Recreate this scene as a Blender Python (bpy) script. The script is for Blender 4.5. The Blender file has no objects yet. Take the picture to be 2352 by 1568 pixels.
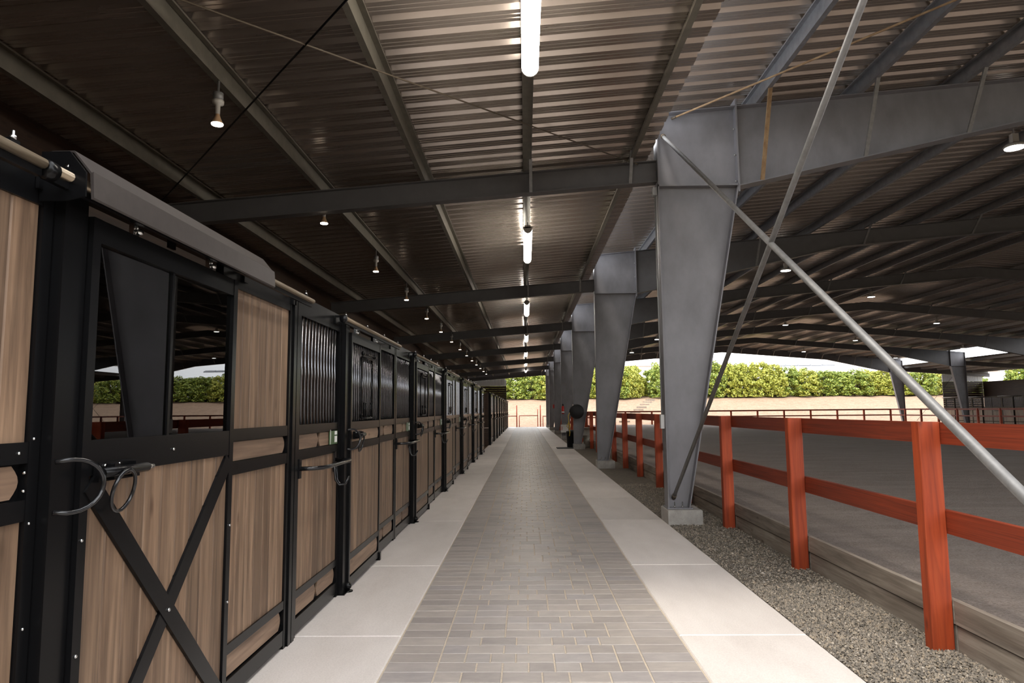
import bpy, math, random
import numpy as np
from mathutils import Matrix, Vector
random.seed(7); np.random.seed(7)
sc = bpy.context.scene
C = sc.collection
PI = math.pi

# ------------------------------------------------------------------ camera, sky, exposure
cam_d = bpy.data.cameras.new('camera'); cam = bpy.data.objects.new('camera', cam_d); C.objects.link(cam)
cam_d.sensor_width = 36.0; cam_d.lens = 36.0 * 1568.0 / 2352.0; cam_d.clip_end = 600
cam.matrix_world = Matrix.Translation((0, 0, 1.6)) @ (Matrix.Rotation(0.0183978, 4, 'Z') @ Matrix.Rotation(PI/2 + 0.1006047, 4, 'X') @ Matrix.Rotation(-0.0095, 4, 'Z'))
sc.camera = cam
world = bpy.data.worlds.new('overcast_sky'); sc.world = world; world.use_nodes = True
bg = world.node_tree.nodes['Background']; bg.inputs[0].default_value = (0.945, 0.968, 1.0, 1); bg.inputs[1].default_value = 5.0
sun_d = bpy.data.lights.new('hazy_sun', 'SUN'); sun_d.energy = 2.0; sun_d.angle = math.radians(12); sun_d.color = (1, .93, .82)
sun = bpy.data.objects.new('hazy_sun', sun_d); C.objects.link(sun); sun.rotation_euler = (math.radians(24), math.radians(-18), 0)
sc.view_settings.view_transform = 'Standard'; sc.view_settings.look = 'None'
sc.view_settings.exposure = 0.0; sc.view_settings.gamma = 1.0; sc.view_settings.use_curve_mapping = False
sc.cycles.use_denoising = True; sc.cycles.adaptive_threshold = .04
sc.cycles.max_bounces = 6; sc.cycles.diffuse_bounces = 3; sc.cycles.glossy_bounces = 3
sc.cycles.sample_clamp_indirect = 8.0

# ------------------------------------------------------------------ materials
def nt(name):
    m = bpy.data.materials.new(name); m.use_nodes = True
    t = m.node_tree; b = t.nodes['Principled BSDF']
    return m, t, b
def N(t, typ, **kw):
    n = t.nodes.new(typ)
    for k, v in kw.items(): setattr(n, k, v)
    return n
def ramp(t, fac, stops):
    r = N(t, 'ShaderNodeValToRGB'); e = r.color_ramp.elements
    while len(e) < len(stops): e.new(0.5)
    for el, (p, c) in zip(e, stops): el.position = p; el.color = (*c, 1)
    t.links.new(fac, r.inputs[0]); return r.outputs[0]
def coords(t, scale, rnd=0.0):
    tc = N(t, 'ShaderNodeTexCoord'); mp = N(t, 'ShaderNodeMapping'); mp.inputs['Scale'].default_value = scale
    t.links.new(tc.outputs['Object'], mp.inputs['Vector'])
    if rnd:
        oi = N(t, 'ShaderNodeObjectInfo'); mu = N(t, 'ShaderNodeMath', operation='MULTIPLY'); mu.inputs[1].default_value = rnd
        cb = N(t, 'ShaderNodeCombineXYZ'); t.links.new(oi.outputs['Random'], mu.inputs[0])
        for i in range(3): t.links.new(mu.outputs[0], cb.inputs[i])
        t.links.new(cb.outputs[0], mp.inputs['Location'])
    return mp.outputs[0]
def noise(t, vec, scale, detail=6, rough=.6, dist=0.0):
    n = N(t, 'ShaderNodeTexNoise'); n.inputs['Scale'].default_value = scale; n.inputs['Detail'].default_value = detail
    n.inputs['Roughness'].default_value = rough; n.inputs['Distortion'].default_value = dist
    t.links.new(vec, n.inputs['Vector']); return n.outputs['Fac']
def bump(t, b, h, strength, dist=.01):
    bp = N(t, 'ShaderNodeBump'); bp.inputs['Strength'].default_value = strength; bp.inputs['Distance'].default_value = dist
    t.links.new(h, bp.inputs['Height']); t.links.new(bp.outputs[0], b.inputs['Normal'])
def mixc(t, fac, a, c, mode='MIX'):
    m = N(t, 'ShaderNodeMix', data_type='RGBA', blend_type=mode)
    if isinstance(fac, float): m.inputs[0].default_value = fac
    else: t.links.new(fac, m.inputs[0])
    for i, v in ((6, a), (7, c)):
        if isinstance(v, tuple): m.inputs[i].default_value = (*v, 1)
        else: t.links.new(v, m.inputs[i])
    return m.outputs[2]
def plain(name, col, rough=.5, metal=0.0, var=0.0, nscale=8, bmp=0.0, coat=0.0):
    m, t, b = nt(name)
    b.inputs['Roughness'].default_value = rough; b.inputs['Metallic'].default_value = metal
    b.inputs['Coat Weight'].default_value = coat
    if var or bmp:
        v = coords(t, (1, 1, 1), 7.0); f = noise(t, v, nscale)
        lo = tuple(c*(1-var) for c in col); hi = tuple(min(1, c*(1+var)) for c in col)
        t.links.new(ramp(t, f, [(.3, lo), (.7, hi)]), b.inputs['Base Color'])
        if bmp: bump(t, b, f, bmp)
    else: b.inputs['Base Color'].default_value = (*col, 1)
    return m
def emit(name, col, strength):
    m, t, b = nt(name); b.inputs['Base Color'].default_value = (*col, 1)
    b.inputs['Emission Color'].default_value = (*col, 1); b.inputs['Emission Strength'].default_value = strength
    return m
def wood(name, dark, mid, light, axis='z', rough=.55, rand=.25):
    m, t, b = nt(name)
    s = {'z': (26, 26, 1.3), 'y': (26, 1.3, 26), 'x': (1.3, 26, 26)}[axis]
    v = coords(t, s, 31.0); f = noise(t, v, 1.0, 8, .62, .6)
    s2 = {'z': (7, 7, .8), 'y': (7, .8, 7), 'x': (.8, 7, 7)}[axis]
    v2 = coords(t, s2, 17.0); f2 = noise(t, v2, 1.0, 4, .5, 1.2)
    c = ramp(t, f, [(.28, dark), (.5, mid), (.72, light)])
    c2 = ramp(t, f2, [(.3, (.62, .58, .56)), (.62, (1, 1, 1))])
    c = mixc(t, 1.0, c, c2, 'MULTIPLY')
    # knots
    s3 = {'z': (6, 6, 2.2), 'y': (6, 2.2, 6), 'x': (2.2, 6, 6)}[axis]
    vo = N(t, 'ShaderNodeTexVoronoi'); vo.inputs['Scale'].default_value = 1.0; t.links.new(coords(t, s3, 43.0), vo.inputs['Vector'])
    k = ramp(t, vo.outputs['Distance'], [(.03, (.35, .28, .22)), (.13, (1, 1, 1))])
    c = mixc(t, .8, c, k, 'MULTIPLY')
    oi = N(t, 'ShaderNodeObjectInfo')
    mr = N(t, 'ShaderNodeMapRange'); mr.inputs[3].default_value = 1 - rand; mr.inputs[4].default_value = 1 + rand*.6
    t.links.new(oi.outputs['Random'], mr.inputs[0])
    hs = N(t, 'ShaderNodeHueSaturation'); t.links.new(mr.outputs[0], hs.inputs['Value']); t.links.new(c, hs.inputs['Color'])
    t.links.new(hs.outputs[0], b.inputs['Base Color']); b.inputs['Roughness'].default_value = rough
    bump(t, b, f, .18, .004)
    return m

MAT = {}
MAT['wood'] = wood('stained_wood', (.095, .058, .034), (.195, .122, .075), (.31, .20, .125))
MAT['wood_y'] = wood('stained_wood_rail', (.14, .088, .056), (.235, .152, .10), (.32, .215, .145), 'y')
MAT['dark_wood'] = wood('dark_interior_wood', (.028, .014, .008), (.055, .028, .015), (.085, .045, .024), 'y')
MAT['red'] = wood('red_stained_timber', (.25, .032, .007), (.43, .060, .011), (.50, .085, .018), 'z', .6, .12)
MAT['red_y'] = wood('red_rail_shaded', (.15, .020, .006), (.24, .034, .009), (.30, .048, .013), 'y', .6, .12)  # same stain as the posts; shade on the rails is in this colour
MAT['red_x'] = wood('red_stained_crossrail', (.17, .028, .010), (.29, .052, .018), (.36, .075, .026), 'x', .6, .12)
MAT['board'] = wood('weathered_board', (.16, .13, .105), (.28, .235, .19), (.40, .345, .29), 'y', .8, .2)
MAT['black'] = plain('black_powder_coat', (.0045, .0045, .005), .27, 0, 0)
MAT['black'].node_tree.nodes['Principled BSDF'].inputs['Specular IOR Level'].default_value = .20
MAT['black_bar'] = plain('black_bar_coat', (.20, .20, .21), .20, .9)
MAT['black_gloss'] = plain('black_gloss', (.008, .008, .009), .16)
MAT['hood'] = plain('hood_sheet', (.052, .043, .040), .42, .3, .12, 20)
MAT['track'] = plain('track_tube', (.30, .24, .17), .35, .7)
MAT['chrome'] = plain('zinc_hardware', (.62, .62, .62), .22, 1.0)
MAT['dark_rubber'] = plain('dark_rubber', (.012, .012, .013), .6)
MAT['galv'] = plain('galvanised_rod', (.21, .205, .20), .5, .35, .18, 14)
MAT['galv_blue'] = plain('galvanised_purlin', (.30, .30, .31), .42, .6, .15, 9)
MAT['purlin'] = plain('primed_purlin', (.17, .155, .125), .45, .35, .16, 7)
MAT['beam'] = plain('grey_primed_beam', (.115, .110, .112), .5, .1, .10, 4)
MAT['brown_rod'] = plain('brown_rod', (.10, .075, .05), .6)
MAT['bolt'] = plain('bolt_steel', (.5, .49, .47), .35, .9)
MAT['conduit'] = plain('conduit_grey', (.42, .42, .42), .5, .3)
MAT['white_plastic'] = plain('white_plastic', (.72, .71, .69), .4)
MAT['green_sign'] = plain('green_card_holder', (.06, .10, .045), .4)
MAT['yellow'] = plain('yellow_hose_rubber', (.62, .42, .06), .5)
MAT['red_paint'] = plain('red_enamel', (.5, .02, .015), .3)
MAT['white_metal'] = plain('white_metal_cladding', (.78, .79, .80), .45, 0, .05, 2)
MAT['roof_top'] = plain('galvanised_roof_top', (.76, .82, .90), .5, 0, .05, 2)
MAT['solar'] = plain('dark_panel', (.03, .035, .05), .2)
MAT['stone'] = plain('weathered_stone', (.40, .37, .31), .85, 0, .2, 9, .3)
MAT['earth'] = None
def mk_column():
    m, t, b = nt('grey_primed_column')
    f = noise(t, coords(t, (1, 1, .6), 9.0), 3.0, 6, .6)
    c = ramp(t, f, [(.3, (.185, .179, .19)), (.7, (.245, .238, .256))])
    r = noise(t, coords(t, (1, 1, 1), 23.0), 1.7, 5, .65)
    c = mixc(t, ramp(t, r, [(.66, (0, 0, 0)), (.8, (.45, .45, .45))]), c, (.25, .17, .10))
    t.links.new(c, b.inputs['Base Color']); b.inputs['Roughness'].default_value = .46; b.inputs['Metallic'].default_value = .1
    return m
MAT['column'] = mk_column()
def mk_rust():
    m, t, b = nt('rusty_rod'); f = noise(t, coords(t, (1, 1, 1)), 9, 5)
    t.links.new(ramp(t, f, [(.35, (.20, .11, .05)), (.65, (.33, .215, .11))]), b.inputs['Base Color']); b.inputs['Roughness'].default_value = .7
    return m
MAT['rust'] = mk_rust()
def mk_deck():
    m, t, b = nt('metal_roof_deck')
    f = noise(t, coords(t, (.4, 3, 1)), 1.5, 4)
    t.links.new(ramp(t, f, [(.3, (.37, .315, .27)), (.7, (.43, .37, .325))]), b.inputs['Base Color'])
    b.inputs['Metallic'].default_value = .70; b.inputs['Roughness'].default_value = .22
    return m
MAT['deck'] = mk_deck()
def mk_concrete(name, lo, hi, sc_=3.0, rough=.5):
    m, t, b = nt(name)
    f = noise(t, coords(t, (1, .35, 1), 13.0), sc_, 8, .6); g = noise(t, coords(t, (1, 1, 1), 5.0), 90, 3)
    c = ramp(t, f, [(.3, lo), (.7, hi)]); c = mixc(t, .25, c, ramp(t, g, [(.35, tuple(x*.7 for x in lo)), (.6, hi)]))
    oi = N(t, 'ShaderNodeObjectInfo'); mr = N(t, 'ShaderNodeMapRange'); mr.inputs[3].default_value = .93; mr.inputs[4].default_value = 1.05
    t.links.new(oi.outputs['Random'], mr.inputs[0]); hs = N(t, 'ShaderNodeHueSaturation')
    t.links.new(mr.outputs[0], hs.inputs['Value']); t.links.new(c, hs.inputs['Color'])
    t.links.new(hs.outputs[0], b.inputs['Base Color']); b.inputs['Roughness'].default_value = rough
    bump(t, b, g, .06, .003)
    return m
MAT['concrete'] = mk_concrete('broom_concrete', (.63, .572, .528), (.765, .708, .665))
MAT['plinth'] = mk_concrete('plinth_concrete', (.26, .24, .215), (.46, .435, .40), 7)
def mk_paver(island):
    m, t, b = nt('grey_paver' + ('_far' if island else ''))
    f = noise(t, coords(t, (1, 2.2, 1), 27.0), 7, 6, .65); g = noise(t, coords(t, (1, 1, 1), 3.0), 120, 3)
    if island: rnd = N(t, 'ShaderNodeNewGeometry').outputs['Random Per Island']
    else: rnd = N(t, 'ShaderNodeObjectInfo').outputs['Random']
    c = ramp(t, rnd, [(0, (.31, .278, .26)), (.3, (.37, .33, .303)), (.65, (.415, .372, .338)), (1, (.355, .326, .318))])
    c = mixc(t, 1.0, c, ramp(t, f, [(.3, (.84, .83, .83)), (.7, (1.08, 1.07, 1.05))]), 'MULTIPLY')
    t.links.new(c, b.inputs['Base Color']); b.inputs['Roughness'].default_value = .42
    bump(t, b, g, .10, .003)
    return m
MAT['paver'] = mk_paver(False); MAT['paver_far'] = mk_paver(True)
MAT['joint_sand'] = plain('joint_sand', (.52, .44, .345), .95, 0, .15, 60)
def mk_ground(name, cols, s1, s2, bstr=.5, bdist=.02, stretch=(1, 1, 1)):
    m, t, b = nt(name)
    f = noise(t, coords(t, stretch), s1, 8, .7); g = noise(t, coords(t, (1, 1, 1)), s2, 4, .7)
    c = ramp(t, f, [(.25, cols[0]), (.5, cols[1]), (.75, cols[2])])
    c = mixc(t, .55, c, ramp(t, g, [(.3, cols[0]), (.7, cols[2])]))
    t.links.new(c, b.inputs['Base Color']); b.inputs['Roughness'].default_value = .95
    bump(t, b, g, bstr, bdist)
    return m
MAT['sand'] = mk_ground('arena_sand', ((.18, .142, .12), (.31, .253, .22), (.48, .40, .35)), 1.1, 55, 1.0, .04, (.5, 3, 1))
MAT['gravel'] = mk_ground('gravel_bed', ((.08, .068, .056), (.19, .163, .13), (.36, .31, .245)), 9, 85, 1.0, .02)
MAT['earth'] = mk_ground('dry_earth', ((.13, .072, .04), (.25, .155, .095), (.36, .255, .175)), 1.2, 5, .9, .08)
MAT['scrub'] = mk_ground('blocker_scrub', ((.05, .05, .02), (.10, .085, .045), (.17, .13, .085)), .6, 5, .6, .05)  # surface of the added slope that blocks low sky light
def mk_stones():
    m, t, b = nt('gravel_stones'); g = N(t, 'ShaderNodeNewGeometry')
    t.links.new(ramp(t, g.outputs['Random Per Island'], [(0, (.10, .088, .075)), (.35, (.19, .165, .135)), (.7, (.27, .232, .185)), (.94, (.36, .29, .21)), (1, (.48, .43, .37))]), b.inputs['Base Color'])
    b.inputs['Roughness'].default_value = .8
    return m
MAT['stones'] = mk_stones()
def mk_leaf(name, a, b_, c_):
    m, t, b = nt(name); g = N(t, 'ShaderNodeNewGeometry')
    t.links.new(ramp(t, g.outputs['Random Per Island'], [(0, a), (.5, b_), (1, c_)]), b.inputs['Base Color'])
    b.inputs['Roughness'].default_value = .55; b.inputs['Transmission Weight'].default_value = 0
    return m
MAT['leaf'] = mk_leaf('hedge_leaf', (.075, .12, .016), (.19, .25, .032), (.40, .43, .07))
MAT['leaf2'] = mk_leaf('hedge_leaf_yellow', (.14, .17, .02), (.32, .34, .04), (.50, .47, .09))
MAT['bark'] = plain('bark', (.09, .06, .04), .9, 0, .2, 12)
def mk_glass():
    m, t, b = nt('dark_glass'); t.nodes.remove(b)
    out = t.nodes['Material Output']; mx = N(t, 'ShaderNodeMixShader'); fr = N(t, 'ShaderNodeFresnel'); fr.inputs[0].default_value = 1.85
    tr = N(t, 'ShaderNodeBsdfTransparent'); tr.inputs[0].default_value = (.55, .5, .46, 1)
    gl = N(t, 'ShaderNodeBsdfGlossy'); gl.inputs['Roughness'].default_value = .0
    t.links.new(fr.outputs[0], mx.inputs[0]); t.links.new(tr.outputs[0], mx.inputs[1]); t.links.new(gl.outputs[0], mx.inputs[2])
    t.links.new(mx.outputs[0], out.inputs[0]); return m
MAT['glass'] = mk_glass()
MAT['tube_light'] = emit('fluorescent_diffuser', (1, .935, .84), 46.0)
MAT['bulb_light'] = emit('warm_bulb_face', (1, .86, .68), 14.0)
MAT['bay_light'] = emit('high_bay_lens', (1, .96, .90), 16.0)
MAT['bulb_body'] = plain('bulb_body', (.55, .35, .2), .35, .4)
MAT['housing'] = plain('light_housing', (.45, .42, .38), .5)

# ------------------------------------------------------------------ mesh builder
class MB:
    def __init__(s): s.v = []; s.f = []; s.sm = []
    def add(s, vs, fs, smooth=False):
        o = len(s.v); s.v += [tuple(map(float, q)) for q in vs]
        for q in fs: s.f.append([i + o for i in q]); s.sm.append(smooth)
        return s
    def box(s, x0, x1, y0, y1, z0, z1):
        return s.add([(x0,y0,z0),(x1,y0,z0),(x1,y1,z0),(x0,y1,z0),(x0,y0,z1),(x1,y0,z1),(x1,y1,z1),(x0,y1,z1)],
            [(0,3,2,1),(4,5,6,7),(0,1,5,4),(1,2,6,5),(2,3,7,6),(3,0,4,7)])
    def slab(s, x0, x1, y0, y1, z0, z1, c=.006):         # box with chamfered top edges
        return s.add([(x0,y0,z0),(x1,y0,z0),(x1,y1,z0),(x0,y1,z0),(x0,y0,z1-c),(x1,y0,z1-c),(x1,y1,z1-c),(x0,y1,z1-c),
            (x0+c,y0+c,z1),(x1-c,y0+c,z1),(x1-c,y1-c,z1),(x0+c,y1-c,z1)],
            [(0,1,5,4),(1,2,6,5),(2,3,7,6),(3,0,4,7),(4,5,9,8),(5,6,10,9),(6,7,11,10),(7,4,8,11),(8,9,10,11)])
    def bevbox(s, x0, x1, y0, y1, z0, z1, c, axis='x'):   # plank whose +face edges are chamfered (axis = outward)
        a = (x0,x1) if axis=='x' else (y0,y1)
        if axis == 'x':
            P = [(x0,y0,z0),(x0,y1,z0),(x0,y1,z1),(x0,y0,z1),(x1-c,y0,z0),(x1-c,y1,z0),(x1-c,y1,z1),(x1-c,y0,z1),(x1,y0+c,z0),(x1,y1-c,z0),(x1,y1-c,z1),(x1,y0+c,z1)]
        else:
            P = [(x0,y1,z0),(x1,y1,z0),(x1,y1,z1),(x0,y1,z1),(x0,y0+c,z0),(x1,y0+c,z0),(x1,y0+c,z1),(x0,y0+c,z1),(x0+c,y0,z0),(x1-c,y0,z0),(x1-c,y0,z1),(x0+c,y0,z1)]
        return s.add(P, [(0,3,2,1),(0,1,5,4),(1,2,6,5),(2,3,7,6),(3,0,4,7),(4,5,9,8),(5,6,10,9),(6,7,11,10),(7,4,8,11),(8,9,10,11)])
    def prism(s, pts, axis, a, b):                        # pts 2D polygon; axis 'x': (y,z), 'y': (x,z), 'z': (x,y)
        def mk(p, q): return {'x': (q, p[0], p[1]), 'y': (p[0], q, p[1]), 'z': (p[0], p[1], q)}[axis]
        n = len(pts); vs = [mk(p, a) for p in pts] + [mk(p, b) for p in pts]
        return s.add(vs, [tuple(range(n-1,-1,-1)), tuple(range(n,2*n))] + [(i,(i+1)%n,n+(i+1)%n,n+i) for i in range(n)])
    def tube(s, pts, r, n=8, closed=False, cap=True):
        P = [Vector(p) for p in pts]; m = len(P); vs = []; up = Vector((0,0,1)); prev = None
        for i in range(m):
            if closed: t = P[(i+1)%m] - P[i-1]
            else: t = (P[min(i+1,m-1)] - P[max(i-1,0)])
            t.normalize()
            if prev is None:
                a = up if abs(t.z) < .9 else Vector((1,0,0)); u = t.cross(a).normalized()
            else: u = (prev - t*prev.dot(t)).normalized()
            prev = u; w = t.cross(u); rr = r[i] if isinstance(r, (list, tuple)) else r
            for k in range(n): vs.append(P[i] + (u*math.cos(2*PI*k/n) + w*math.sin(2*PI*k/n))*rr)
        fs = []
        for i in range(m if closed else m-1):
            j = (i+1) % m
            for k in range(n): fs.append((i*n+k, j*n+k, j*n+(k+1)%n, i*n+(k+1)%n))
        s.add(vs, fs, True)
        if cap and not closed:
            o = len(s.v) - m*n
            s.f.append([o+k for k in range(n)]); s.sm.append(False)
            s.f.append([o+(m-1)*n+k for k in range(n-1,-1,-1)]); s.sm.append(False)
        return s
    def lathe(s, c, prof, n=14, axis='z', smooth=True):   # prof [(r, h)]
        vs = []
        for r, h in prof:
            for k in range(n):
                a = 2*PI*k/n; u, w = r*math.cos(a), r*math.sin(a)
                vs.append({'z': (c[0]+u, c[1]+w, c[2]+h), 'y': (c[0]+u, c[1]+h, c[2]+w), 'x': (c[0]+h, c[1]+u, c[2]+w)}[axis])
        fs = [(i*n+k, i*n+(k+1)%n, (i+1)*n+(k+1)%n, (i+1)*n+k) for i in range(len(prof)-1) for k in range(n)]
        fs += [tuple(range(n-1,-1,-1)), tuple((len(prof)-1)*n + k for k in range(n))]
        return s.add(vs, fs, smooth)
    def bar(s, p, q, wx, wz):                             # rectangular bar between two points
        p, q = Vector(p), Vector(q); t = (q-p).normalized(); a = Vector((0,0,1)) if abs(t.z) < .95 else Vector((0,1,0))
        u = t.cross(a).normalized()*wx/2; w = u.normalized().cross(t).normalized()*wz/2
        vs = [p-u-w, p+u-w, p+u+w, p-u+w, q-u-w, q+u-w, q+u+w, q-u+w]
        return s.add(vs, [(0,3,2,1),(4,5,6,7),(0,1,5,4),(1,2,6,5),(2,3,7,6),(3,0,4,7)])
    def mesh(s, name, mat):
        me = bpy.data.meshes.new(name); me.from_pydata(s.v, [], s.f)
        me.materials.append(MAT[mat]); me.polygons.foreach_set('use_smooth', s.sm); me.update()
        import bmesh as _b
        bm = _b.new(); bm.from_mesh(me); _b.ops.recalc_face_normals(bm, faces=bm.faces); bm.to_mesh(me); bm.free()
        return me
def npmesh(name, V, F, mat, smooth=False):
    me = bpy.data.meshes.new(name); n, k = F.shape
    me.vertices.add(len(V)); me.vertices.foreach_set('co', np.asarray(V, np.float32).ravel())
    me.loops.add(n*k); me.loops.foreach_set('vertex_index', F.astype(np.int32).ravel())
    me.polygons.add(n); me.polygons.foreach_set('loop_start', np.arange(0, n*k, k, dtype=np.int32))
    me.materials.append(MAT[mat]); me.update(calc_edges=True); me.polygons.foreach_set('use_smooth', [smooth]*n); me.validate(); return me
def put(name, me, parent=None, loc=(0,0,0), label=None, kind=None):
    o = bpy.data.objects.new(name, me); C.objects.link(o); o.location = loc
    if parent is not None: o.parent = parent
    if label: o['label'] = label
    if kind: o['kind'] = kind
    return o
def part(mb, name, mat, parent, loc=(0,0,0), label=None, kind=None):
    return put(name, mb.mesh(name, mat), parent, loc, label, kind)
def tag(o, label, cat, group=None):
    o['label'] = label; o['category'] = cat
    if group: o['group'] = group
    return o
def thing(name, label, cat, loc=(0,0,0), rz=0, group=None):
    o = bpy.data.objects.new(name, None); C.objects.link(o); o.location = loc; o.rotation_euler = (0,0,rz); o.empty_display_size = .1
    return tag(o, label, cat, group)
def struct(name, mb, mat, parent=None, loc=(0,0,0)):
    return part(mb, name, mat, parent, loc, kind='structure')
def sthing(name, loc=(0,0,0)):
    o = bpy.data.objects.new(name, None); C.objects.link(o); o.location = loc; o['kind'] = 'structure'; return o
ORD = ['first','second','third','fourth','fifth','sixth','seventh','eighth','ninth','tenth','eleventh','twelfth','thirteenth','fourteenth',
       'fifteenth','sixteenth','seventeenth','eighteenth','nineteenth','twentieth']
ORD += [f'{d}-{u}' for d in ('twenty', 'thirty', 'forty') for u in ORD[:9]]

# ------------------------------------------------------------------ dimensions
FY = [9.97 + 9.33*i for i in range(7)]                    # steel frames
RIDGE = 19.05
def mx(x): return 2*RIDGE - x
def zr(x): return 6.1 + .083*((x if x <= RIDGE else mx(x)) - 3.19)    # top of arena rafter
def za(x): return 5.14 + .0755*x                          # top of aisle rafter
Y0, Y1 = 3.8, 66.3

# ------------------------------------------------------------------ ground, bank, walkway
struct('ground', MB().add([(-90,-60,-.06),(140,-60,-.06),(140,75,-.06),(-90,75,-.06)], [(0,1,2,3)]), 'earth')
def bank():
    xs = np.linspace(-70, 130, 120); ys = np.array([68.5, 70, 72, 74, 76, 78, 80, 82, 84, 85.5, 87, 90, 110, 170])
    zs = np.interp(ys, [68.5, 70, 84, 87, 90, 170], [-.05, .08, 2.75, 3.1, 3.3, 4.5])
    V = []
    for j, y in enumerate(ys):
        for x in xs:
            V.append((x, y, zs[j] + (random.uniform(-.08, .08) if 1 < j < 12 else 0)))
    n = len(xs); F = [(j*n+i, j*n+i+1, (j+1)*n+i+1, (j+1)*n+i) for j in range(len(ys)-1) for i in range(n-1)]
    m = MB().add(V, F, True); struct('hillside', m, 'earth')
bank()
def low_sky_blocker():                                          # unseen slope added behind the camera to block low sky light
    xs = np.linspace(-70, 110, 60); ys = [-3.5, -4.5, -6, -7.5, -9, -11, -20, -60]; zs = [-.08, .5, 2.2, 3.9, 5.2, 6.0, 7.5, 10]
    V = [(x, y_, z_ + (random.uniform(-.2, .2) if 0 < j < 7 else 0)) for j, (y_, z_) in enumerate(zip(ys, zs)) for x in xs]
    n = len(xs); F = [(j*n+i, j*n+i+1, (j+1)*n+i+1, (j+1)*n+i) for j in range(len(ys)-1) for i in range(n-1)]
    struct('hill_sky_blocker', MB().add(V, F, True), 'scrub')
low_sky_blocker()
def bank_z(y): return float(np.interp(y, [68.5, 70, 84, 87, 90], [-.05, .08, 2.75, 3.1, 3.3]))

PX0, PX1 = -.90, 1.07
walk = sthing('walkway', (0, 4, 0))
struct('floor', MB().box(PX0-.02, PX1+.02, -3, 66.5, -.08, -.005), 'joint_sand')
cell, rowp, bw = .1645, .1615, .327
pv_cache = {}
def paver_mesh(w):
    k = round(w, 4)
    if k not in pv_cache:
        m = MB().slab(0, w-.011, 0, rowp-.004, -.055, 0, .003); pv_cache[k] = m.mesh('paver', 'paver')
    return pv_cache[k]
far = []
cnt = 0; y = 3.90
rows = int((66.4 - y)/rowp)
for r in range(rows):
    yy = y + r*rowp
    combo = random.choice([[1.5]*2 + [1]*5, [1.5]*4 + [1]*2]); random.shuffle(combo)
    ws = [bw] + [c*cell for c in combo] + [PX1-PX0-bw-8*cell]
    x = PX0
    near = cnt + len(ws) <= 300
    for w in ws:
        if near:
            o = put('paver', paver_mesh(w), walk, (x+.0055, yy-4, random.uniform(-.0007, .0006))); cnt += 1
        else: far.append((x+.0055, yy, w-.011, random.uniform(-.0007, .0006)))
        x += w
V = []; F = []
for (x, yy, w, dz) in far:
    o = len(V); d = rowp-.004; c = .0025
    V += [(x,yy,-.03),(x+w,yy,-.03),(x+w,yy+d,-.03),(x,yy+d,-.03),(x+c,yy+c,dz),(x+w-c,yy+c,dz),(x+w-c,yy+d-c,dz),(x+c,yy+d-c,dz)]
    F += [(o,o+1,o+5,o+4),(o+1,o+2,o+6,o+5),(o+2,o+3,o+7,o+6),(o+3,o,o+4,o+7),(o+4,o+5,o+6,o+7)]
V = np.array(V); V[:,1] -= 4
put('paver_field', npmesh('paver_field', V, np.array(F), 'paver_far'), walk, kind='stuff')
# pavers behind the camera's feet, out of view, as one surface
struct('floor', MB().box(PX0, PX1, -3, 3.89, -.03, -.001), 'paver_far')
slabs = sthing('walkway_border', (0, 4, 0))
jl = [-3, .1, 2.6, 5.05, 7.27, 10.16] + [10.16+2.55*k for k in range(1, 23)]
jl[-1] = 66.4
for a, b in zip(jl[:-1], jl[1:]):
    for (x0, x1) in ((-1.72, PX0-.006), (PX1+.006, 1.975)):
        part(MB().slab(x0, x1, a+.004-4, b-.004-4, -.10, .004, .008), 'concrete_slab', 'concrete', slabs)
# gravel strip and arena footing
struct('gravel_bed', MB().box(1.97, 2.83, -3, 66.4, -.12, -.012), 'gravel')
def stones():
    n1, n2 = 22000, 18000
    yy = np.concatenate([np.random.uniform(3.4, 6.5, n1), np.random.uniform(6.5, 15, n2)])
    xx = np.random.uniform(1.985, 2.82, n1+n2); ss = np.random.gamma(5, .00105, n1+n2) + .0025
    base = np.array([(1,0,0),(0,1,0),(-1,0,0),(0,-1,0),(0,0,1),(0,0,-1)], float)
    n = n1+n2
    V = np.repeat(base[None], n, 0)*(1 + np.random.uniform(-.35, .35, (n, 6, 1)))
    V *= (ss[:, None, None]*np.random.uniform(.6, 1.25, (n, 1, 3)))
    a = np.random.uniform(0, 2*PI, n); ca, sa = np.cos(a)[:, None], np.sin(a)[:, None]
    X = V[..., 0]*ca - V[..., 1]*sa; Yv = V[..., 0]*sa + V[..., 1]*ca
    V = np.stack([X + xx[:, None], Yv + yy[:, None], V[..., 2] - .006 + np.random.uniform(0, .007, (n, 1))], -1)
    f = np.array([(0,1,4),(1,2,4),(2,3,4),(3,0,4),(1,0,5),(2,1,5),(3,2,5),(0,3,5)])
    F = (np.arange(n)[:, None, None]*6 + f[None]).reshape(-1, 3)
    o = put('gravel', npmesh('gravel', V.reshape(-1, 3), F, 'stones'), kind='stuff')
    tag(o, 'loose grey and tan gravel between concrete walkway and arena fence', 'gravel')
stones()
def sand():
    xs = np.concatenate([np.linspace(2.865, 9, 80), np.linspace(9.3, 34, 60)]); ys = np.concatenate([np.linspace(-3, 2.9, 8), np.linspace(3, 16, 150), np.linspace(16.4, 64, 70)])
    X, Yg = np.meshgrid(xs, ys); Z = .17 + .010*np.sin(Yg*23 + np.sin(X*1.7)*1.1) + np.random.uniform(-.008, .008, X.shape)
    n = len(xs); idx = np.arange(len(ys)*n).reshape(len(ys), n)
    F = np.stack([idx[:-1,:-1], idx[:-1,1:], idx[1:,1:], idx[1:,:-1]], -1).reshape(-1, 4)
    o = put('arena_sand', npmesh('arena_sand', np.stack([X, Yg, Z], -1).reshape(-1, 3), F, 'sand', True), kind='stuff')
    tag(o, 'raked dark grey sand footing of the riding arena', 'sand')
sand()

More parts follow.
